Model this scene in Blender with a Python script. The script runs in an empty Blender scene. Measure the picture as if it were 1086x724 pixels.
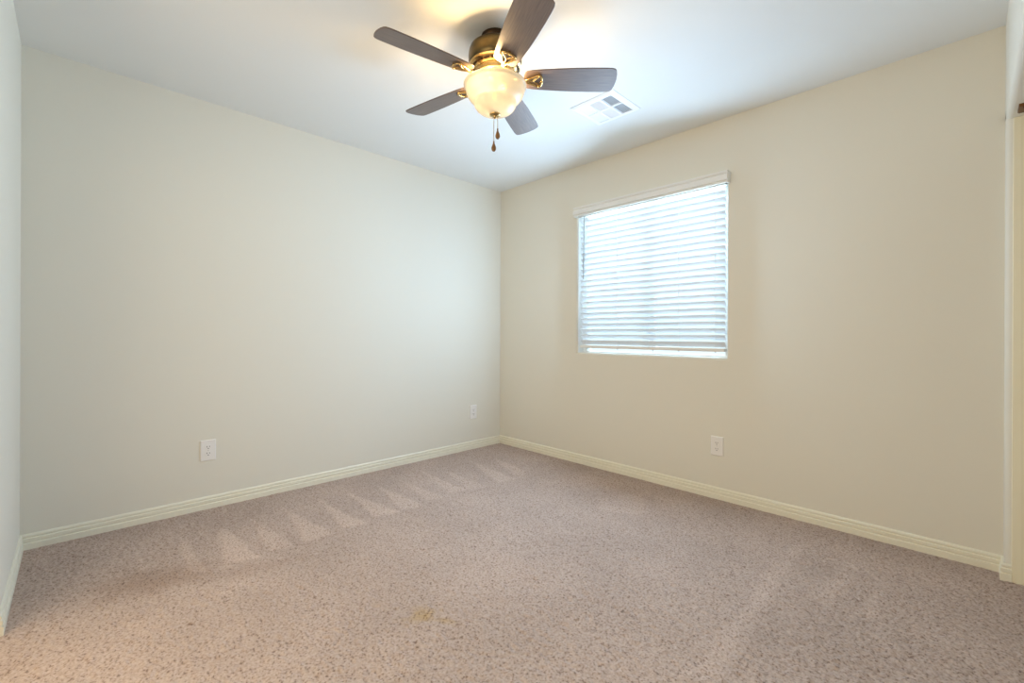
import bpy, bmesh, math, random
import numpy as np
from mathutils import Matrix, Vector

random.seed(7)
rng = np.random.default_rng(11)
C = bpy.context.scene.collection
SC = bpy.context.scene
PI = math.pi

# ------------------------------------------------------------------ camera
CAMP = Vector((3.2016, -2.9694, 1.0497))
YAW, PITCH, ROLL, FPX, PPY = 2.3676, -0.0005, 0.0040, 474.4, 355.1
fw = Vector((math.cos(PITCH)*math.cos(YAW), math.cos(PITCH)*math.sin(YAW), math.sin(PITCH)))
r0 = Vector((math.sin(YAW), -math.cos(YAW), 0.0)); u0 = r0.cross(fw)
rr = math.cos(ROLL)*r0 + math.sin(ROLL)*u0
uu = -math.sin(ROLL)*r0 + math.cos(ROLL)*u0
cd = bpy.data.cameras.new('camera'); cam = bpy.data.objects.new('camera', cd); C.objects.link(cam)
cam.matrix_world = Matrix(((rr.x, uu.x, -fw.x, CAMP.x), (rr.y, uu.y, -fw.y, CAMP.y), (rr.z, uu.z, -fw.z, CAMP.z), (0, 0, 0, 1)))
cd.sensor_fit = 'HORIZONTAL'; cd.sensor_width = 36.0
cd.lens = 36.0*FPX/1086.0
cd.shift_y = -(362.0-PPY)/1086.0
cd.clip_start = 0.01
SC.camera = cam

# ------------------------------------------------------------------ light and exposure
EXPOSURE = 0.15
SKY = (0.80, 0.92, 1.0); SKY_STRENGTH = 1.2
DAY_COLOR = (0.62, 0.84, 1.0); DAY_POWER = 200.0; BLIND_COLOR = (0.50, 0.73, 1.0); BLIND_POWER = 41.0
LAMP_COLOR = (1.0, 0.68, 0.33); LAMP_POWER = 8.5
FILL_COLOR = (1.0, 0.84, 0.60); FILL_POWER = 40.0
SC.view_settings.view_transform = 'Standard'
SC.view_settings.look = 'None'
SC.view_settings.exposure = EXPOSURE
SC.view_settings.gamma = 1.0
SC.view_settings.use_curve_mapping = False
SC.cycles.max_bounces = 14
SC.cycles.diffuse_bounces = 8
SC.cycles.transmission_bounces = 10
SC.cycles.transparent_max_bounces = 12
SC.cycles.caustics_reflective = False
SC.cycles.caustics_refractive = False
SC.cycles.sample_clamp_indirect = 6.0
SC.cycles.use_denoising = True

w = bpy.data.worlds.new('outdoor_sky'); SC.world = w; w.use_nodes = True
bg = w.node_tree.nodes['Background']
bg.inputs[0].default_value = (*SKY, 1); bg.inputs[1].default_value = SKY_STRENGTH

def area_light(name, loc, rot, sx, sy, power, color, spread=PI):
    l = bpy.data.lights.new(name, 'AREA'); l.shape = 'RECTANGLE'; l.size = sx; l.size_y = sy
    l.energy = power; l.color = color; l.spread = spread
    o = bpy.data.objects.new(name, l); o.location = loc; o.rotation_euler = rot; C.objects.link(o)
    return o
# the open sky and bright ground outside the window
area_light('daylight_outside_window', (1.525, 0.60, 2.05), (-PI/2+math.radians(30), 0, 0), 2.4, 1.8, DAY_POWER, DAY_COLOR)

# daylight scattered into the room by the white slats
for sg in (-1, 1):
    area_light('daylight_through_blind', (1.525+sg*.27, -0.19, 1.45), (-PI/2, 0, sg*math.radians(22)), 0.58, 1.0, BLIND_POWER/2, BLIND_COLOR)
# added fill lamp in a made-up hallway at the camera's back
area_light('hall_fill_light', (1.50, -3.80, 1.60), (PI/2-math.radians(20), 0, 0), 3.1, 1.4, FILL_POWER, FILL_COLOR)

# ------------------------------------------------------------------ dimensions
H, L, W = 2.44, 3.157, 3.310
WX0, WX1, WZ0, WZ1 = 0.931, 2.121, 0.903, 2.060      # window opening
STUB, HEAD = 0.086, 1.988                             # closet jamb stub, header underside
CB = 4.05                                             # closet back

# ------------------------------------------------------------------ materials
def lin(c):
    return tuple((x/12.92 if x <= .04045 else ((x+.055)/1.055)**2.4) for x in [v/255.0 for v in c])
def mat(name, rgb, rough=.6, metal=0.0, spec=.5):
    m = bpy.data.materials.new(name); m.use_nodes = True
    b = m.node_tree.nodes['Principled BSDF']
    b.inputs['Base Color'].default_value = (*lin(rgb), 1)
    b.inputs['Roughness'].default_value = rough
    b.inputs['Metallic'].default_value = metal
    b.inputs['Specular IOR Level'].default_value = spec
    return m
def nodes(m):
    return m.node_tree.nodes, m.node_tree.links, m.node_tree.nodes['Principled BSDF']
def texco(N, K, scale=(1, 1, 1)):
    t = N.new('ShaderNodeTexCoord'); mp = N.new('ShaderNodeMapping')
    mp.inputs['Scale'].default_value = scale
    K.new(t.outputs['Object'], mp.inputs['Vector']); return mp.outputs['Vector']
def add_bump(m, scale, strength, dist, detail=3, extra=(1, 1, 1)):
    N, K, b = nodes(m)
    v = texco(N, K, extra)
    n = N.new('ShaderNodeTexNoise'); n.inputs['Scale'].default_value = scale; n.inputs['Detail'].default_value = detail
    K.new(v, n.inputs['Vector'])
    bp = N.new('ShaderNodeBump'); bp.inputs['Strength'].default_value = strength; bp.inputs['Distance'].default_value = dist
    K.new(n.outputs['Fac'], bp.inputs['Height']); K.new(bp.outputs['Normal'], b.inputs['Normal'])
    return m
def mottle(m, c0, c1, scale, extra=(1, 1, 1), detail=4):
    N, K, b = nodes(m)
    v = texco(N, K, extra)
    n = N.new('ShaderNodeTexNoise'); n.inputs['Scale'].default_value = scale; n.inputs['Detail'].default_value = detail
    K.new(v, n.inputs['Vector'])
    r = N.new('ShaderNodeValToRGB'); r.color_ramp.elements[0].position = .3; r.color_ramp.elements[1].position = .7
    r.color_ramp.elements[0].color = (*lin(c0), 1); r.color_ramp.elements[1].color = (*lin(c1), 1)
    K.new(n.outputs['Fac'], r.inputs['Fac']); K.new(r.outputs['Color'], b.inputs['Base Color'])
    return m

M = {}
M['wall'] = add_bump(mat('beige_wall_paint', (225, 220, 207), .75, spec=.25), 170, .12, .002)
M['ceiling'] = add_bump(mat('white_ceiling_paint', (228, 228, 225), .85, spec=.15), 140, .15, .002)
M['base'] = mat('cream_trim_paint', (233, 228, 210), .38)
M['added_hallfloor'] = mat('taupe_added_hall_floor', (180, 160, 148), .9)
M['jamb'] = mat('cream_jamb_paint', (238, 231, 206), .42)
M['vinyl'] = mat('white_vinyl', (240, 241, 240), .35)
M['plate'] = mat('white_plastic_plate', (236, 232, 228), .35)
M['slot'] = mat('dark_slot', (40, 36, 34), .6)
M['screw'] = mat('painted_screw', (205, 202, 198), .35, .3)
M['vent'] = mat('white_enamel_vent', (240, 241, 242), .4)
M['duct'] = mat('grey_duct', (176, 178, 182), .8)
M['bronze'] = mottle(mat('antique_brass', (120, 96, 56), .32, .9), (88, 74, 46), (116, 98, 64), 22)
M['darkbronze'] = mottle(mat('dark_bronze', (64, 46, 30), .36, .8), (48, 34, 22), (78, 58, 38), 22)
M['brass'] = mottle(mat('polished_antique_brass', (176, 136, 70), .25, .95), (176, 144, 90), (204, 174, 118), 30)
M['chain'] = mat('brass_bead_chain', (186, 160, 110), .3, .8)
M['pendant'] = mottle(mat('amber_wood_pendant', (120, 84, 34), .35, 0), (104, 70, 26), (138, 98, 44), 60)
M['track'] = mottle(mat('bronze_track', (112, 76, 40), .4, .4), (96, 62, 30), (126, 88, 50), 20, (1, .2, 1))
M['cord'] = mat('white_ladder_cord', (240, 242, 244), .7)
M['wand'] = mat('clear_grey_wand', (150, 155, 160), .2)
M['valance'] = mat('white_faux_wood_valance', (232, 230, 226), .4)

def wood_blade():
    m = mat('dark_walnut_blade', (70, 50, 40), .45, spec=1.0)
    mottle(m, (88, 71, 62), (116, 97, 86), 9, (1.2, 26, 1))
    return m
M['blade'] = wood_blade()

def slat_material():
    m = mat('white_faux_wood_slat', (238, 242, 246), .45)
    N, K, b = nodes(m)
    tr = N.new('ShaderNodeBsdfTranslucent'); tr.inputs['Color'].default_value = (.80, .90, 1.0, 1)
    mx = N.new('ShaderNodeMixShader'); mx.inputs['Fac'].default_value = .12
    K.new(b.outputs[0], mx.inputs[1]); K.new(tr.outputs[0], mx.inputs[2])
    K.new(mx.outputs[0], N['Material Output'].inputs['Surface'])
    return m
M['slat'] = slat_material()

def thin_glass():
    m = bpy.data.materials.new('window_glass'); m.use_nodes = True
    N, K = m.node_tree.nodes, m.node_tree.links
    for n in list(N):
        if n.type != 'OUTPUT_MATERIAL': N.remove(n)
    t = N.new('ShaderNodeBsdfTransparent'); t.inputs[0].default_value = (.95, .98, .98, 1)
    g = N.new('ShaderNodeBsdfGlossy'); g.inputs['Roughness'].default_value = .03
    f = N.new('ShaderNodeFresnel'); f.inputs['IOR'].default_value = 1.45
    mx = N.new('ShaderNodeMixShader')
    K.new(f.outputs[0], mx.inputs[0]); K.new(t.outputs[0], mx.inputs[1]); K.new(g.outputs[0], mx.inputs[2])
    K.new(mx.outputs[0], N['Material Output'].inputs['Surface'])
    return m
M['glass'] = thin_glass()

def frosted():
    m = bpy.data.materials.new('alabaster_glass'); m.use_nodes = True
    N, K = m.node_tree.nodes, m.node_tree.links
    b = N['Principled BSDF']; b.inputs['Base Color'].default_value = (*lin((196, 196, 194)), 1); b.inputs['Roughness'].default_value = .25
    tr = N.new('ShaderNodeBsdfTranslucent'); tr.inputs['Color'].default_value = (.20, .215, .235, 1)
    tp = N.new('ShaderNodeBsdfTransparent'); tp.inputs['Color'].default_value = (1.0, .93, .80, 1)
    v = texco(N, K); n = N.new('ShaderNodeTexNoise'); n.inputs['Scale'].default_value = 14; n.inputs['Detail'].default_value = 3; n.inputs['Distortion'].default_value = 1.2
    K.new(v, n.inputs['Vector'])
    rp = N.new('ShaderNodeMapRange'); rp.inputs['To Min'].default_value = .40; rp.inputs['To Max'].default_value = .62
    K.new(n.outputs['Fac'], rp.inputs['Value'])
    m1 = N.new('ShaderNodeMixShader'); K.new(rp.outputs[0], m1.inputs[0])
    K.new(b.outputs[0], m1.inputs[1]); K.new(tr.outputs[0], m1.inputs[2])
    m2 = N.new('ShaderNodeMixShader'); m2.inputs[0].default_value = .12
    K.new(m1.outputs[0], m2.inputs[1]); K.new(tp.outputs[0], m2.inputs[2])
    K.new(m2.outputs[0], N['Material Output'].inputs['Surface'])
    return m
M['bowl'] = frosted()

def carpet_material():
    m = mat('taupe_frieze_carpet', (176, 156, 146), .95, spec=.1)
    N, K, b = nodes(m)
    v = texco(N, K)
    n1 = N.new('ShaderNodeTexNoise'); n1.inputs['Scale'].default_value = 120; n1.inputs['Detail'].default_value = 3
    n2 = N.new('ShaderNodeTexNoise'); n2.inputs['Scale'].default_value = 2.2; n2.inputs['Detail'].default_value = 3
    K.new(v, n1.inputs['Vector']); K.new(v, n2.inputs['Vector'])
    r = N.new('ShaderNodeValToRGB')
    e = r.color_ramp.elements; e[0].position = .33; e[0].color = (*lin((144, 123, 111)), 1)
    e[1].position = .66; e[1].color = (*lin((204, 184, 172)), 1)
    k = e.new(.43); k.color = (*lin((186, 165, 153)), 1)
    K.new(n1.outputs['Fac'], r.inputs['Fac'])
    # vacuum marks: pile brushed the other way
    at = N.new('ShaderNodeAttribute'); at.attribute_name = 'nap'
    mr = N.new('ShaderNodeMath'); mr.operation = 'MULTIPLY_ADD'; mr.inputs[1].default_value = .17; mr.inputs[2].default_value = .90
    K.new(at.outputs['Fac'], mr.inputs[0])
    m2 = N.new('ShaderNodeMapRange'); m2.inputs['From Min'].default_value = .3; m2.inputs['From Max'].default_value = .7
    m2.inputs['To Min'].default_value = .92; m2.inputs['To Max'].default_value = 1.06
    K.new(n2.outputs['Fac'], m2.inputs['Value'])
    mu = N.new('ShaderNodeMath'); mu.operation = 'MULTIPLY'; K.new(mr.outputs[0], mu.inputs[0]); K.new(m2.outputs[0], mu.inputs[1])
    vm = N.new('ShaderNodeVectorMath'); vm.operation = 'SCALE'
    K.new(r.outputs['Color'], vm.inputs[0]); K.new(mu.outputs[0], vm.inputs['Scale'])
    prev = vm.outputs[0]
    for name, col in (('stain_yellow', (198, 160, 92)), ('stain_brown', (128, 96, 78))):
        a2 = N.new('ShaderNodeAttribute'); a2.attribute_name = name
        mx = N.new('ShaderNodeMix'); mx.data_type = 'RGBA'; mx.blend_type = 'MULTIPLY'
        mx.inputs['B'].default_value = (1.0, .90, .58, 1) if name == 'stain_yellow' else (.52, .42, .34, 1)
        K.new(a2.outputs['Fac'], mx.inputs['Factor']); K.new(prev, mx.inputs['A'])
        prev = mx.outputs['Result']
    K.new(prev, b.inputs['Base Color'])
    n3 = N.new('ShaderNodeTexNoise'); n3.inputs['Scale'].default_value = 260; n3.inputs['Detail'].default_value = 2
    K.new(v, n3.inputs['Vector'])
    bp = N.new('ShaderNodeBump'); bp.inputs['Strength'].default_value = .6; bp.inputs['Distance'].default_value = .004
    K.new(n3.outputs['Fac'], bp.inputs['Height']); K.new(bp.outputs['Normal'], b.inputs['Normal'])
    return m
M['carpet'] = carpet_material()

# ------------------------------------------------------------------ mesh helpers
def obj(name, bm, m, parent=None, smooth=False, loc=None, recalc=True):
    if recalc: bmesh.ops.recalc_face_normals(bm, faces=bm.faces)
    me = bpy.data.meshes.new(name); bm.to_mesh(me); bm.free()
    me.materials.append(m)
    if smooth: me.polygons.foreach_set('use_smooth', [True]*len(me.polygons))
    o = bpy.data.objects.new(name, me); C.objects.link(o)
    if parent is not None: o.parent = parent
    if loc is not None: o.location = loc
    return o
def shade_sharp(o, ang=35):
    me = o.data; me.polygons.foreach_set('use_smooth', [True]*len(me.polygons))
    me.set_sharp_from_angle(angle=math.radians(ang)); return o
def bevel(o, width, seg=2):
    b = o.modifiers.new('bevel', 'BEVEL'); b.width = width; b.segments = seg; b.limit_method = 'ANGLE'; return o
def tag(o, label=None, cat=None, group=None, kind=None):
    for k, v in (('label', label), ('category', cat), ('group', group), ('kind', kind)):
        if v: o[k] = v
    return o
def empty(name, loc, rz=0.0):
    o = bpy.data.objects.new(name, None); o.location = loc; o.rotation_euler = (0, 0, rz); o.empty_display_size = .1
    C.objects.link(o); return o
def box(bm, x0, x1, y0, y1, z0, z1):
    v = [bm.verts.new(p) for p in ((x0, y0, z0), (x1, y0, z0), (x1, y1, z0), (x0, y1, z0), (x0, y0, z1), (x1, y0, z1), (x1, y1, z1), (x0, y1, z1))]
    for f in ((0, 3, 2, 1), (4, 5, 6, 7), (0, 1, 5, 4), (1, 2, 6, 5), (2, 3, 7, 6), (3, 0, 4, 7)):
        bm.faces.new([v[i] for i in f])
    return v
def lathe(bm, prof, seg=48, cap=True):
    rings = []
    for r, z in prof:
        if r < 1e-6: rings.append([bm.verts.new((0, 0, z))])
        else: rings.append([bm.verts.new((r*math.cos(2*PI*i/seg), r*math.sin(2*PI*i/seg), z)) for i in range(seg)])
    for a, b in zip(rings, rings[1:]):
        for i in range(seg):
            j = (i+1) % seg
            if len(a) == 1 and len(b) == 1: continue
            if len(a) == 1: bm.faces.new((a[0], b[i], b[j]))
            elif len(b) == 1: bm.faces.new((a[i], a[j], b[0]))
            else: bm.faces.new((a[i], a[j], b[j], b[i]))
    if cap:
        for r in (rings[0], rings[-1]):
            if len(r) > 2: bm.faces.new(r)
def tube(bm, pts, rad, seg=8, closed=False, cap=True, flat=1.0):
    pts = [Vector(p) for p in pts]; n = len(pts); rings = []
    for i, p in enumerate(pts):
        if closed: t = pts[(i+1) % n]-pts[i-1]
        else: t = pts[min(i+1, n-1)]-pts[max(i-1, 0)]
        t.normalize()
        up = Vector((0, 0, 1)) if abs(t.z) < .95 else Vector((1, 0, 0))
        s = t.cross(up).normalized(); q = s.cross(t)
        r = rad[i] if isinstance(rad, (list, tuple)) else rad
        rings.append([bm.verts.new(p + s*r*math.cos(2*PI*k/seg) + q*r*flat*math.sin(2*PI*k/seg)) for k in range(seg)])
    m = n if closed else n-1
    for i in range(m):
        a, b = rings[i], rings[(i+1) % n]
        for k in range(seg):
            l = (k+1) % seg
            bm.faces.new((a[k], a[l], b[l], b[k]))
    if not closed and cap:
        bm.faces.new(rings[0]); bm.faces.new(rings[-1])
def prism(bm, poly, fmap, a, b):
    """extrude a 2-D polygon from a to b; fmap(u, v, t) -> xyz"""
    A = [bm.verts.new(fmap(u, v, a)) for u, v in poly]; B = [bm.verts.new(fmap(u, v, b)) for u, v in poly]
    n = len(poly)
    for i in range(n):
        j = (i+1) % n
        bm.faces.new((A[i], A[j], B[j], B[i]))
    bm.faces.new(A); bm.faces.new(B)
def arc(cx, cy, r, a0, a1, n=6):
    return [(cx+r*math.cos(math.radians(a0+(a1-a0)*i/n)), cy+r*math.sin(math.radians(a0+(a1-a0)*i/n))) for i in range(n+1)]

# ------------------------------------------------------------------ the room shell
def struct(name, bm, m, parent=None, smooth=False):
    o = obj(name, bm, m, parent, smooth)
    if parent is None: o['kind'] = 'structure'
    return o

bm = bmesh.new(); box(bm, -.12, CB+.1, -L-.12, .15, -.14, -.02); struct('floor', bm, mat('plywood_subfloor', (150, 128, 100), .8))
bm = bmesh.new(); box(bm, -.12, CB+.1, -L-.12, .15, H, H+.12); struct('ceiling', bm, M['ceiling'])
bm = bmesh.new(); box(bm, -.12, 0, -L-.12, .15, -.02, H); struct('wall_left', bm, M['wall'])
DX0, DX1, DZ = 0.86, 2.90, 2.10  # unseen doorway, added to let the fill lamp into the room
bm = bmesh.new(); box(bm, 0, DX0, -L-.12, -L, -.02, H); box(bm, DX1, CB+.1, -L-.12, -L, -.02, H); box(bm, DX0, DX1, -L-.12, -L, DZ, H); struct('wall_near', bm, M['wall'])
bm = bmesh.new(); box(bm, -.30, -.20, -4.3, -L-.12, -.02, H); struct('wall_added_hall_left', bm, M['wall'])  # hall shell below is made up too, built around the fill lamp
bm = bmesh.new(); box(bm, 3.30, 3.40, -4.3, -L-.12, -.02, H); struct('wall_added_hall_right', bm, M['wall'])
bm = bmesh.new(); box(bm, -.30, 3.40, -4.4, -4.3, -.02, H); struct('wall_added_hall_back', bm, M['wall'])
bm = bmesh.new(); box(bm, -.30, 3.40, -4.4, -L-.12, H, H+.12); struct('ceiling_added_hall', bm, M['ceiling'])
bm = bmesh.new(); box(bm, -.30, 3.40, -4.4, -L-.12, -.14, -.004); box(bm, DX0, DX1, -L-.12, -L, -.14, -.004); struct('floor_added_hall', bm, M['added_hallfloor'])
bm = bmesh.new(); box(bm, CB, CB+.1, -L, 0, -.02, H); struct('wall_closet_back', bm, M['wall'])

# window wall with a bull-nosed drywall return
bm = bmesh.new()
def ring(x0, x1, z0, z1, y): return [bm.verts.new(p) for p in ((x0, y, z0), (x1, y, z0), (x1, y, z1), (x0, y, z1))]
R = .016; T = .15
loops = [ring(0, CB+.1, -.02, H, 0)]
for i in range(7):
    th = PI/2*i/6; o_ = R-R*math.sin(th); y_ = R-R*math.cos(th)
    loops.append(ring(WX0-o_, WX1+o_, WZ0-o_, WZ1+o_, y_))
loops.append(ring(WX0, WX1, WZ0, WZ1, T)); loops.append(ring(0, CB+.1, -.02, H, T))
for a, b in zip(loops, loops[1:]+loops[:1]):
    for i in range(4):
        j = (i+1) % 4; bm.faces.new((a[i], a[j], b[j], b[i]))
shade_sharp(struct('wall_window', bm, M['wall']), 30)

# closet wall: stub with rounded corner, header with rounded lower edge
bm = bmesh.new()
BR = .021; TW = .11
poly = [(W, 0)] + arc(W+BR, -STUB+BR, BR, 180, 270, 8) + [(W+TW, -STUB), (W+TW, 0)]
prism(bm, poly, lambda u, v, t: (u, v, t), -.02, HEAD+.04)
poly = [(W, H)] + arc(W+BR, HEAD+BR, BR, 180, 270, 8) + [(W+TW, HEAD), (W+TW, H)]
prism(bm, poly, lambda u, v, t: (u, t, v), -L, 0)
shade_sharp(struct('wall_right', bm, M['wall']), 30)
# painted jamb liner at the closet opening
bm = bmesh.new(); box(bm, W+BR-.001, W+TW, -STUB-.010, -STUB, -.012, HEAD); bevel(struct('trim_1', bm, M['jamb']), .002)

# baseboards
BASE = [(0, .0), (.0135, .0), (.0135, .026), (.0125, .0285), (.0085, .0300), (.0085, .0330), (.0115, .0355), (.0115, .0490), (.0105, .0510), (.0065, .0525), (.0065, .0555), (.0090, .0580), (.0085, .0650), (.0050, .0710), (0, .072)]
def baseboard(name, a, b, inward, ea, eb, extra=None):
    """a,b: 2-D wall points; inward: 2-D unit normal; ea/eb: -1 inside corner, +1 outside corner, 0 square"""
    a, b, n = Vector(a), Vector(b), Vector(inward); t = (b-a).normalized()
    bm = bmesh.new(); A = []; B = []
    for d, z in BASE:
        p = a+n*d-t*(ea*d); q = b+n*d+t*(eb*d)
        A.append(bm.verts.new((p.x, p.y, z-.012 if z == 0 else z))); B.append(bm.verts.new((q.x, q.y, z-.012 if z == 0 else z)))
    k = len(A)
    for i in range(k):
        j = (i+1) % k; bm.faces.new((A[i], A[j], B[j], B[i]))
    bm.faces.new(A); bm.faces.new(B)
    return bm
struct('baseboard_left', baseboard('', (0, -L), (0, 0), (1, 0), -1, -1), M['base'])
struct('baseboard_window', baseboard('', (0, 0), (W, 0), (0, -1), -1, -1), M['base'])
struct('baseboard_near', baseboard('', (0, -L), (DX0, -L), (0, 1), -1, 0), M['base'])
b1 = baseboard('', (W, 0), (W, -STUB), (-1, 0), -1, 1)
b2 = baseboard('', (W, -STUB), (W+BR, -STUB), (0, -1), 1, 0)
me_ = bpy.data.meshes.new('tmp'); b2.to_mesh(me_); b1.from_mesh(me_); b2.free(); bpy.data.meshes.remove(me_)
struct('baseboard_right', b1, M['base'])

# ------------------------------------------------------------------ carpet
def carpet():
    step = .0062
    nx = int((CB)/step); ny = int(L/step)
    xs = np.linspace(.001, CB-.001, nx); ys = np.linspace(-L+.001, -.001, ny)
    X, Y = np.meshgrid(xs, ys)
    def blur(a, n):
        for _ in range(n):
            a = (a+np.roll(a, 1, 0)+np.roll(a, -1, 0)+np.roll(a, 1, 1)+np.roll(a, -1, 1))/5
        return a
    n1 = blur(rng.standard_normal(X.shape), 1); n1 /= n1.std()
    n2 = blur(rng.standard_normal(X.shape), 2); n2 /= n2.std()
    n3 = blur(rng.standard_normal(X.shape), 60); n3 /= n3.std()
    edge = np.minimum(np.minimum(X, -Y), np.minimum(Y+L, 9.0)); ed = np.clip(edge/.05, .12, 1)
    pit = np.clip(n2-.9, 0, 2)
    Z = (.0017*np.clip(n1, -2.2, 2.2) - .0034*pit + .0010*np.clip(n2, -2, 1) + .0006*n3)*ed - .002
    # vacuum marks
    def inside(poly, wob=0.0):
        p = np.array(poly); d = np.full(X.shape, 1e9)
        c = p.mean(0)
        for i in range(len(p)):
            a, b = p[i], p[(i+1) % len(p)]; e = b-a; n = np.array([-e[1], e[0]])/np.hypot(*e)
            if (c-a)@n < 0: n = -n
            d = np.minimum(d, (X-a[0])*n[0]+(Y-a[1])*n[1])
        return d + wob*n3
    nap = np.zeros(X.shape)
    tri = [((.328, -2.759), (.644, -2.775), (.67, -2.709)), ((.246, -2.577), (.818, -2.623), (.838, -2.546)),
           ((.263, -2.399), (.833, -2.480), (.881, -2.331)), ((.308, -2.250), (.841, -2.300), (.872, -2.180)),
           ((.271, -2.069), (.863, -2.144), (.872, -1.982)), ((.291, -1.860), (.827, -1.929), (.871, -1.797)),
           ((.268, -1.672), (.814, -1.745), (.850, -1.579)), ((.302, -1.464), (.828, -1.572), (.866, -1.426)),
           ((.264, -1.285), (.800, -1.382), (.845, -1.252)), ((.262, -1.064), (.793, -1.195), (.829, -1.053)),
           ((.292, -.905), (.848, -1.060), (.879, -.919)), ((.258, -.602), (.873, -.826), (.892, -.657)),
           ((.256, -.391), (.838, -.603), (.842, -.465))]
    amp = [.35, .7, .95, .8, 1, 1, 1, .75, .65, .7, .6, .8, .7]
    for t, a in zip(tri, amp):
        nap = np.maximum(nap, a*np.clip(inside(t, .004)/.022+.25, 0, 1))
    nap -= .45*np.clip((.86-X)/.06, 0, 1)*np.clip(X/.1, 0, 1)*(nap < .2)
    bands = [([(2.573, -.368), (2.622, -.354), (2.680, -1.537), (2.595, -1.611)], .7), ([(2.806, -.367), (2.86, -.374), (2.841, -.837), (2.76, -.829)], .6),
             ([(2.938, -.466), (2.983, -.446), (2.958, -.842), (2.91, -.851)], .5), ([(.738, -.586), (.839, -.481), (.945, -.691)], .5),
             ([(1.514, -.569), (1.703, -.245), (1.863, -.59), (1.669, -.741)], .5), ([(1.0, -2.5), (1.12, -2.3), (1.2, -2.36), (1.1, -2.55)], .35)]
    for p, a in bands:
        nap = np.maximum(nap, a*np.clip(inside(p, .012)/.05+.3, 0, 1))
    nap -= .35*np.clip(1-(-Y-.02)/.25, 0, 1)  # carpet also darker towards the window wall
    def blob(cx, cy, sx, sy, rot=0):
        c, s = math.cos(rot), math.sin(rot); u = (X-cx)*c+(Y-cy)*s; v = -(X-cx)*s+(Y-cy)*c
        return np.clip(1.3-np.sqrt((u/sx)**2+(v/sy)**2)+.15*n3+.12*n2, 0, 1)
    sy_ = np.maximum(blob(1.780, -2.030, .075, .055, .8), .85*blob(1.845, -1.995, .06, .022, .4))
    sb_ = np.maximum(.42*blob(.775, -2.735, .22, .12, 1.2), .22*blob(.95, -2.42, .22, .07, 1.3))
    sb_ = np.maximum(sb_, np.clip(1.4*blob(1.234, -2.669, .014, .006, .6), 0, 1))
    Z += .0012*nap
    V = np.stack([X, Y, Z], -1).reshape(-1, 3).astype(np.float32)
    idx = np.arange(nx*ny).reshape(ny, nx)
    F = np.stack([idx[:-1, :-1], idx[:-1, 1:], idx[1:, 1:], idx[1:, :-1]], -1).reshape(-1, 4).astype(np.int32)
    me = bpy.data.meshes.new('carpet')
    me.vertices.add(len(V)); me.vertices.foreach_set('co', V.ravel())
    me.loops.add(F.size); me.loops.foreach_set('vertex_index', F.ravel())
    me.polygons.add(len(F)); me.polygons.foreach_set('loop_start', np.arange(0, F.size, 4, dtype=np.int32))
    me.polygons.foreach_set('use_smooth', np.ones(len(F), dtype=bool))
    for nme, arr in (('nap', nap), ('stain_yellow', sy_), ('stain_brown', sb_)):
        a = me.attributes.new(nme, 'FLOAT', 'POINT'); a.data.foreach_set('value', arr.ravel().astype(np.float32))
    me.update(calc_edges=True); me.validate()
    me.materials.append(M['carpet'])
    o = bpy.data.objects.new('carpet', me); C.objects.link(o)
    tag(o, 'taupe wall-to-wall frieze carpet with vacuum marks and a yellow stain', 'carpet', kind='stuff')
carpet()

# ------------------------------------------------------------------ window and blind
win = bmesh.new()
FY0, FY1, FWD = .085, .140, .042
for x0, x1, z0, z1 in ((WX0, WX0+FWD, WZ0, WZ1), (WX1-FWD, WX1, WZ0, WZ1), (WX0+FWD, WX1-FWD, WZ0, WZ0+.014), (WX0+FWD, WX1-FWD, WZ1-FWD, WZ1)):
    box(win, x0, x1, FY0, FY1, z0, z1)
wf = struct('window_1', win, M['vinyl'])
bm = bmesh.new(); t_ = .003
box(bm, WX0-.0005, WX0+t_, .017, FY0, WZ0, WZ1); box(bm, WX1-t_, WX1+.0005, .017, FY0, WZ0, WZ1); box(bm, WX0+t_, WX1-t_, .017, FY0, WZ0-.0005, WZ0+t_)
struct('trim_lit_return', bm, M['vinyl'])  # white liner added so the window returns look daylit
bm = bmesh.new(); box(bm, 1.526, 1.568, FY0+.012, FY1-.004, WZ0+.046, WZ1-FWD); obj('meeting_stile', bm, M['vinyl'], wf)
for x0, x1 in ((WX0+FWD, 1.546), (1.548, WX1-FWD)):
    bm = bmesh.new(); box(bm, x0, x1, .116, .120, WZ0+.014, WZ1-FWD); obj('window_pane', bm, M['glass'], wf)

blind = empty('window_blind', (1.525, 0, WZ1))
tag(blind, 'white two-inch slatted blind with plain valance covering the window', 'blind')
def bl(name, bm, m, **k):
    o = obj(name, bm, m, **k); o.parent = blind; o.location = (-1.525, 0, -WZ1); return o
# valance with two grooves, returning to the wall
bm = bmesh.new()
vz0, vz1, vd, vx0, vx1 = 2.014, 2.088, .056, .928, 2.139
prof = [(-vd+.012, vz0), (-vd+.008, vz0+.001), (-vd+.006, vz0+.008), (-vd+.010, vz0+.011), (-vd+.001, vz0+.016), (-vd, vz0+.022), (-vd, vz0+.044), (-vd+.002, vz0+.049), (-vd+.011, vz0+.053),
        (-vd+.006, vz0+.058), (-vd+.003, vz0+.064), (-vd+.003, vz1-.002), (-vd+.005, vz1), (-vd+.020, vz1), (-vd+.020, vz0)]
prism(bm, prof, lambda u, v, t: (t, u, v), vx0, vx1)
box(bm, vx0, vx0+.010, -vd+.020, -.0005, vz0, vz1-.002); box(bm, vx1-.010, vx1, -vd+.020, -.0005, vz0, vz1-.002)
bl('valance', bm, M['valance'])
bm = bmesh.new(); box(bm, WX0+.012, WX1-.012, .012, .062, 2.018, 2.058); bl('headrail', bm, M['valance'])
SX0, SX1, SY, PITCHZ, TILT = .953, 2.101, .038, .0446, math.radians(46)
z = .990; bm = bmesh.new(); ns = 0
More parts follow.
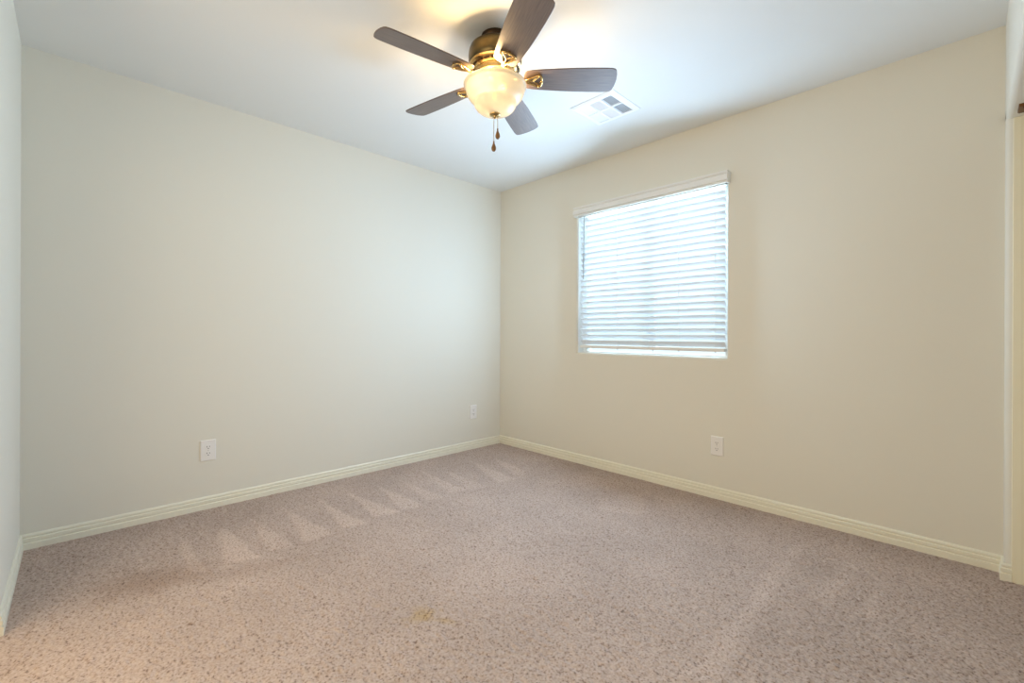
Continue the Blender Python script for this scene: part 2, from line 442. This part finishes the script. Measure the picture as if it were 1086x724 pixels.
while z < 2.005:
    # cross-section: crowned slat 50 mm wide, 2.6 mm thick; top edge leans to the room
    pts = []
    hw = .025; nseg = 6
    for s in (1, -1):
        rng_ = range(nseg+1) if s == 1 else range(nseg, -1, -1)
        for i in rng_:
            a = -hw+2*hw*i/nseg
            h = .0022*(1-(a/hw)**2) + s*.0013
            yy = SY - a*math.cos(TILT) - h*math.sin(TILT)*1
            zz = z + a*math.sin(TILT) - h*math.cos(TILT)
            pts.append((yy, zz))
    prism(bm, pts, lambda u, v, t: (t, u, v), SX0, SX1)
    z += PITCHZ; ns += 1
shade_sharp(bl('slat_curtain', bm, M['slat']), 40)
bm = bmesh.new(); box(bm, SX0, SX1, SY-.026, SY+.026, .944, .966); bevel(bl('bottom_rail', bm, M['valance']), .004)
for x in (1.02, 1.305, 1.794, 2.042):
    bm = bmesh.new()
    tube(bm, [(x, SY-.0265, .966), (x, SY-.0265, 2.02)], .0012, 6)
    bl('ladder_cord', bm, M['cord'])
for x in (1.02, 1.305, 1.600, 1.794, 2.042):
    bm = bmesh.new(); lathe(bm, [(.006, 0), (.006, .004), (0, .005)], 12)
    o = bl('cord_plug', bm, mat('grey_plug', (150, 152, 156), .4)); o.rotation_euler = (PI, 0, 0); o.location = (x-1.525, SY-.018, .945-WZ1)
bm = bmesh.new()
tube(bm, [(1.003, -.004, 2.012), (1.003, -.006, 1.99), (1.003, -.010, 1.505)], .0035, 8)
tube(bm, [(1.003, .02, 2.014), (1.003, -.004, 2.016), (1.003, -.004, 2.004)], .0022, 6)
bl('tilt_wand', bm, M['wand'])

# ------------------------------------------------------------------ outlets
def rounded_rect(w_, h_, r, n=5):
    return arc(w_/2-r, h_/2-r, r, 0, 90, n)+arc(-w_/2+r, h_/2-r, r, 90, 180, n)+arc(-w_/2+r, -h_/2+r, r, 180, 270, n)+arc(w_/2-r, -h_/2+r, r, 270, 360, n)
def make_outlet(loc, rz, label):
    root = empty('wall_outlet', loc, rz); tag(root, label, 'outlet', 'duplex wall outlets')
    def P(name, bm, m, parent): return obj(name, bm, m, parent)
    bm = bmesh.new()      # local: x right, z up, -y into the room
    A = rounded_rect(.080, .125, .004); Bq = rounded_rect(.072, .117, .004); n = len(A)
    va = [bm.verts.new((u, 0, v)) for u, v in A]; vb = [bm.verts.new((u, -.0025, v)) for u, v in A]; vc = [bm.verts.new((u, -.0062, v)) for u, v in Bq]
    for p, q in ((va, vb), (vb, vc)):
        for i in range(n): bm.faces.new((p[i], p[(i+1) % n], q[(i+1) % n], q[i]))
    bm.faces.new(va); bm.faces.new(vc)
    plate = P('cover_plate', bm, M['plate'], root)
    for s in (1, -1):
        bm = bmesh.new()
        c = [(.0172*math.cos(a), max(-.0135, min(.0135, .0172*math.sin(a)))) for a in [2*PI*i/32 for i in range(32)]]
        prism(bm, c, lambda u, v, t: (u, t, v+s*.0195), -.0060, -.0085)
        rc = P('receptacle', bm, M['plate'], root)
        for x, hh in ((-.0063, .0085), (.0063, .0070)):
            bm = bmesh.new(); box(bm, x-.0012, x+.0012, -.0088, -.0080, s*.0195+.0035-hh/2, s*.0195+.0035+hh/2); P('slot', bm, M['slot'], rc)
        bm = bmesh.new(); prism(bm, arc(0, s*.0195-.0075, .0026, 0, 330, 11), lambda u, v, t: (u, t, v), -.0080, -.0088); P('ground_hole', bm, M['slot'], rc)
    bm = bmesh.new(); prism(bm, arc(0, 0, .0030, 0, 330, 11), lambda u, v, t: (u, t, v), -.0060, -.0074); P('screw', bm, M['screw'], root)
    return root
def copy_tree(o, parent=None):
    c = o.copy(); C.objects.link(c)
    if parent is not None: c.parent = parent
    for ch in list(o.children): copy_tree(ch, c)
    return c
o1 = make_outlet((0, -2.394, .348), PI/2, 'white duplex outlet low on the blank left wall, far from the room corner')
o2 = copy_tree(o1); o2.location = (0, -.338, .337); o2['label'] = 'white duplex outlet low on the blank left wall, close to the far room corner'
o3 = copy_tree(o1); o3.location = (2.064, 0, .337); o3.rotation_euler = (0, 0, 0); o3['label'] = 'white duplex outlet on the wall below the right side of the window'

# ------------------------------------------------------------------ ceiling register
VX, VY, VW = 1.635, -.646, .306
vent = empty('ceiling_vent', (VX, VY, H)); tag(vent, 'white square louvred air vent on the ceiling beside the fan', 'vent')
bm = bmesh.new()
hw = VW/2; inn = .118
cols = [(-inn, -.046), (-.036, .036), (.046, inn)]; rows = [(-inn, -.006), (.006, inn)]
def vq(pts): bm.faces.new([bm.verts.new(p) for p in pts])
zt, zf, zr = -.0005, -.003, -.0095
o_ = [(-hw, -hw), (hw, -hw), (hw, hw), (-hw, hw)]; i_ = [(-hw+.018, -hw+.018), (hw-.018, -hw+.018), (hw-.018, hw-.018), (-hw+.018, hw-.018)]; j_ = [(-inn, -inn), (inn, -inn), (inn, inn), (-inn, inn)]
for k in range(4):
    l = (k+1) % 4
    vq([(*o_[k], zt), (*o_[l], zt), (*o_[l], zf), (*o_[k], zf)])
    vq([(*o_[k], zf), (*o_[l], zf), (*i_[l], zr), (*i_[k], zr)])
    vq([(*i_[k], zr), (*i_[l], zr), (*j_[l], zr), (*j_[k], zr)])
    vq([(*j_[k], zr), (*j_[l], zr), (*j_[l], zt), (*j_[k], zt)])
for x0, x1 in ((-.046, -.036), (.036, .046)): box(bm, x0, x1, -inn, inn, zr, zt)
box(bm, -inn, inn, -.006, .006, zr+.0002, zt)
bmesh.ops.remove_doubles(bm, verts=bm.verts, dist=1e-5)
obj('frame', bm, M['vent'], vent, recalc=True)
bm = bmesh.new(); box(bm, -inn, inn, -inn, inn, -.0012, -.0003); obj('damper', bm, M['duct'], vent)
for ci, (x0, x1) in enumerate(cols):
    for ri, (y0, y1) in enumerate(rows):
        bm = bmesh.new(); n = 8
        if ci == 1:
            for k in range(n):
                yc = y0+(y1-y0)*(k+.5)/n; d = 1
                prism(bm, [(yc-d*.004, zt-.0015), (yc+d*.0075, zr+.0005), (yc+d*.0082, zr+.0012), (yc-d*.003, zt-.001)], lambda u, v, t: (t, u, v), x0, x1)
        else:
            n = 6
            for k in range(n):
                xc = x0+(x1-x0)*(k+.5)/n; d = -1 if ci == 0 else 1
                prism(bm, [(xc-d*.004, zt-.0015), (xc+d*.0065, zr+.0005), (xc+d*.0072, zr+.0012), (xc-d*.003, zt-.001)], lambda u, v, t: (u, t, v), y0, y1)
        obj('louver_panel', bm, M['vent'], vent)

# ------------------------------------------------------------------ closet track
tr = bmesh.new()
prism(tr, [(3.338, 0), (3.338, -.010), (3.342, -.013), (3.372, -.013), (3.376, -.010), (3.376, 0)], lambda u, v, t: (u, t, HEAD+v), -.250, -.172)
box(tr, 3.350, 3.364, -.246, -.238, HEAD-.020, HEAD-.012)
tag(obj('door_bracket', tr, M['track']), 'small brown bracket under the closet header at the right edge', 'bracket')

# ------------------------------------------------------------------ ceiling fan
FX, FY = 1.648, -1.567
fan = empty('ceiling_fan', (FX, FY, H))
tag(fan, 'antique brass ceiling fan with five dark walnut blades and alabaster bowl light', 'ceiling fan')
def z_(v): return v-H
def fp(name, bm, m, parent=None, smooth=True, ang=35):
    o = obj(name, bm, m, parent or fan)
    if smooth: shade_sharp(o, ang)
    return o
bm = bmesh.new(); lathe(bm, [(.066, -.0003), (.067, z_(2.432)), (.064, z_(2.424)), (.060, z_(2.418)), (.060, z_(2.408)), (.056, z_(2.404)), (.056, z_(2.396)), (.05, z_(2.39))]); fp('canopy', bm, M['darkbronze'])
bm = bmesh.new()
lathe(bm, [(.045, z_(2.396)), (.085, z_(2.395)), (.105, z_(2.390)), (.117, z_(2.380)), (.123, z_(2.364)), (.125, z_(2.345)), (.125, z_(2.325)), (.123, z_(2.312)), (.119, z_(2.306)), (.1, z_(2.304))], 64)
fp('motor_housing', bm, M['bronze'])
# decorative ring band with slots
bm = bmesh.new()
lathe(bm, [(.116, z_(2.307)), (.121, z_(2.303)), (.120, z_(2.299)), (.112, z_(2.295)), (.108, z_(2.289)), (.098, z_(2.279)), (.094, z_(2.276)), (.096, z_(2.271)), (.092, z_(2.266)), (.08, z_(2.264))], 64)
ringo = fp('vent_ring', bm, M['brass'])
bm = bmesh.new()
for k in range(20):
    a = 2*PI*(k+.5)/20; c, s = math.cos(a), math.sin(a)
    P0 = Vector((.1055*c, .1055*s, z_(2.285)))
    t = Vector((-s, c, 0)); up = Vector((.62*c, .62*s, .78)).normalized(); nrm = t.cross(up)
    vs = [bm.verts.new(P0+t*a_*.0125+up*b_*.0046+nrm*d_) for d_ in (-.0015, .0035) for a_, b_ in ((-1, -1), (1, -1), (1, 1), (-1, 1))]
    for f in ((0, 1, 2, 3), (4, 5, 6, 7), (0, 1, 5, 4), (1, 2, 6, 5), (2, 3, 7, 6), (3, 0, 4, 7)): bm.faces.new([vs[i] for i in f])
so = obj('cooling_slots', bm, M['darkbronze'], ringo)
bm = bmesh.new()
lathe(bm, [(.094, z_(2.268)), (.094, z_(2.252)), (.088, z_(2.247)), (.070, z_(2.245)), (.068, z_(2.236)), (.066, z_(2.222)), (.060, z_(2.216)), (.030, z_(2.214)), (.012, z_(2.212)), (.011, z_(2.095)), (0, z_(2.094))], 48)
fp('switch_housing', bm, M['brass'])
# glass bowl
bm = bmesh.new()
outer = [(.141, 2.2155), (.1450, 2.2145), (.1470, 2.2105), (.1460, 2.2055), (.1415, 2.2025), (.1385, 2.1990), (.1380, 2.1920), (.1355, 2.1790), (.1290, 2.1640), (.1190, 2.1500), (.1090, 2.1415), (.1010, 2.1375), (.0985, 2.1340), (.0990, 2.1270), (.0965, 2.1170), (.0890, 2.1050), (.0770, 2.0945), (.0600, 2.0860), (.0400, 2.0805), (.014, 2.0785)]
inner = [(r-.0035, zz+.0022) for r, zz in outer[1:-1]][::-1]
lathe(bm, [(r, z_(zz)) for r, zz in outer]+[(.014, z_(2.081))]+[(r, z_(zz)) for r, zz in inner]+[(.141, z_(2.2155))], 64, cap=False)
bmesh.ops.remove_doubles(bm, verts=bm.verts, dist=1e-6)
fp('light_bowl', bm, M['bowl'], ang=60)
bm = bmesh.new(); lathe(bm, [(0, z_(2.0855)), (.022, z_(2.0815)), (.026, z_(2.078)), (.025, z_(2.0745)), (.018, z_(2.071)), (.009, z_(2.069)), (.007, z_(2.063)), (.0035, z_(2.060)), (0, z_(2.0595))], 32); fp('finial', bm, M['brass'])
# blades
ROOT, TIP, PIT = .135, .5650, math.radians(13)
def blade_outline():
    p = []
    # along +x; y half widths; y>0 is the counter-clockwise (lower) side
    pts = [(.135, .030), (.139, .042), (.150, .051), (.175, .0565), (.22, .0605), (.29, .0655), (.37, .0695), (.45, .0712), (.51, .0712), (.535, .0700), (.549, .0655), (.556, .056)]
    up = pts; lo = [(x, -y) for x, y in pts]
    tip = [(.5615, .036), (.5645, .012), (.5650, 0), (.5645, -.012), (.5615, -.036)]
    return up+tip+lo[::-1]+[(.1335, -.012), (.1335, .012)]
OUT = blade_outline()
ZB = 2.2415
def make_blade(ang):
    bm = bmesh.new(); th = .0055
    A = [bm.verts.new((x, y, th/2)) for x, y in OUT]; B = [bm.verts.new((x, y, -th/2)) for x, y in OUT]; n = len(OUT)
    for i in range(n):
        j = (i+1) % n; bm.faces.new((A[i], A[j], B[j], B[i]))
    bm.faces.new(A); bm.faces.new(B)
    bl_ = fp('blade', bm, M['blade'], ang=30)
    bl_.location = (0, 0, z_(ZB)); bl_.rotation_euler = (-PIT, 0, 0)
    q = Matrix.Rotation(ang, 4, 'Z') @ Matrix.Rotation(-PIT, 4, 'X'); bl_.rotation_euler = q.to_euler()
    bevel(bl_, .0015, 2)
    # iron: flat arm to the hub, forked loop under the blade
    bm = bmesh.new(); zb = -.0085
    # arm
    arm = [(.086, 0, .016), (.100, 0, .006), (.118, 0, -.006), (.138, 0, zb-.001), (.160, 0, zb)]
    tube(bm, arm, [.014, .012, .0095, .0085, .007], 10, flat=.55)
    loop = [(.140, .005), (.158, .0125), (.180, .0225), (.194, .0300), (.204, .0325), (.2115, .0290), (.2155, .020), (.2175, .010), (.218, 0)]
    full = loop+[(x, -y) for x, y in loop[-2::-1]]
    tube(bm, [(x, y, zb) for x, y in full], .0056, 10, closed=True, flat=.8)
    tube(bm, [(.176, .0, zb), (.190, .012, zb+.001), (.205, .0255, zb)], .0034, 8, flat=.8)
    tube(bm, [(.176, .0, zb), (.190, -.012, zb+.001), (.205, -.0255, zb)], .0034, 8, flat=.8)
    tube(bm, [(.145, 0, zb), (.178, 0, zb)], .0042, 8, flat=.8)
    ir = fp('blade_iron', bm, M['brass'], bl_, ang=50)
    for x, y in ((.218, 0), (.203, .0318), (.203, -.0318)):
        bm = bmesh.new(); lathe(bm, [(.0062, zb+.006), (.0062, zb-.003), (.004, zb-.0062), (0, zb-.007)], 14)
        for v in bm.verts: v.co.x += x; v.co.y += y
        fp('screw', bm, M['brass'], bl_)
    return bl_
A0 = math.radians(261.83)
for k in range(5): make_blade(A0-k*2*PI/5)
# pull chains
vr = Vector((.699, .715, 0))
for off, zt_, zp in ((-.006, 2.066, 1.945), (.012, 2.070, 2.003)):
    p = vr*off + Vector((-.004, .004, 0))
    bm = bmesh.new()
    top = vr*(off*.8)
    tube(bm, [(top.x, top.y, z_(zt_)), (p.x, p.y, z_(zt_-.02)), (p.x, p.y, z_(zp))], .0013, 6)
    zz = zt_-.006
    while zz > zp:
        f = min(1, (zt_-zz)/.02); c = top.lerp(p, f)
        bmesh.ops.create_icosphere(bm, subdivisions=1, radius=.0021, matrix=Matrix.Translation((c.x, c.y, z_(zz)))); zz -= .0052
    ch = fp('pull_chain', bm, M['chain'])
    bm = bmesh.new()
    lathe(bm, [(0, .012), (.0035, .011), (.0035, .002), (.0055, -.004), (.0095, -.014), (.0112, -.022), (.0100, -.030), (.0060, -.036), (0, -.038)], 20)
    for v in bm.verts: v.co += Vector((p.x, p.y, z_(zp)))
    fp('pendant', bm, M['pendant'], ch)
# the two bulbs' light inside the bowl
for s, pw in ((1, 1.15), (-1, .95)):
    l = bpy.data.lights.new('bowl_bulb_light', 'POINT'); l.energy = LAMP_POWER*pw; l.color = LAMP_COLOR; l.shadow_soft_size = .024
    o = bpy.data.objects.new('bowl_bulb_light', l)
    q = (Vector((-.699, -.715, 0))*.030+Vector((.715, -.699, 0))*.058)*s
    o.location = (FX+q.x, FY+q.y, 2.196); C.objects.link(o)
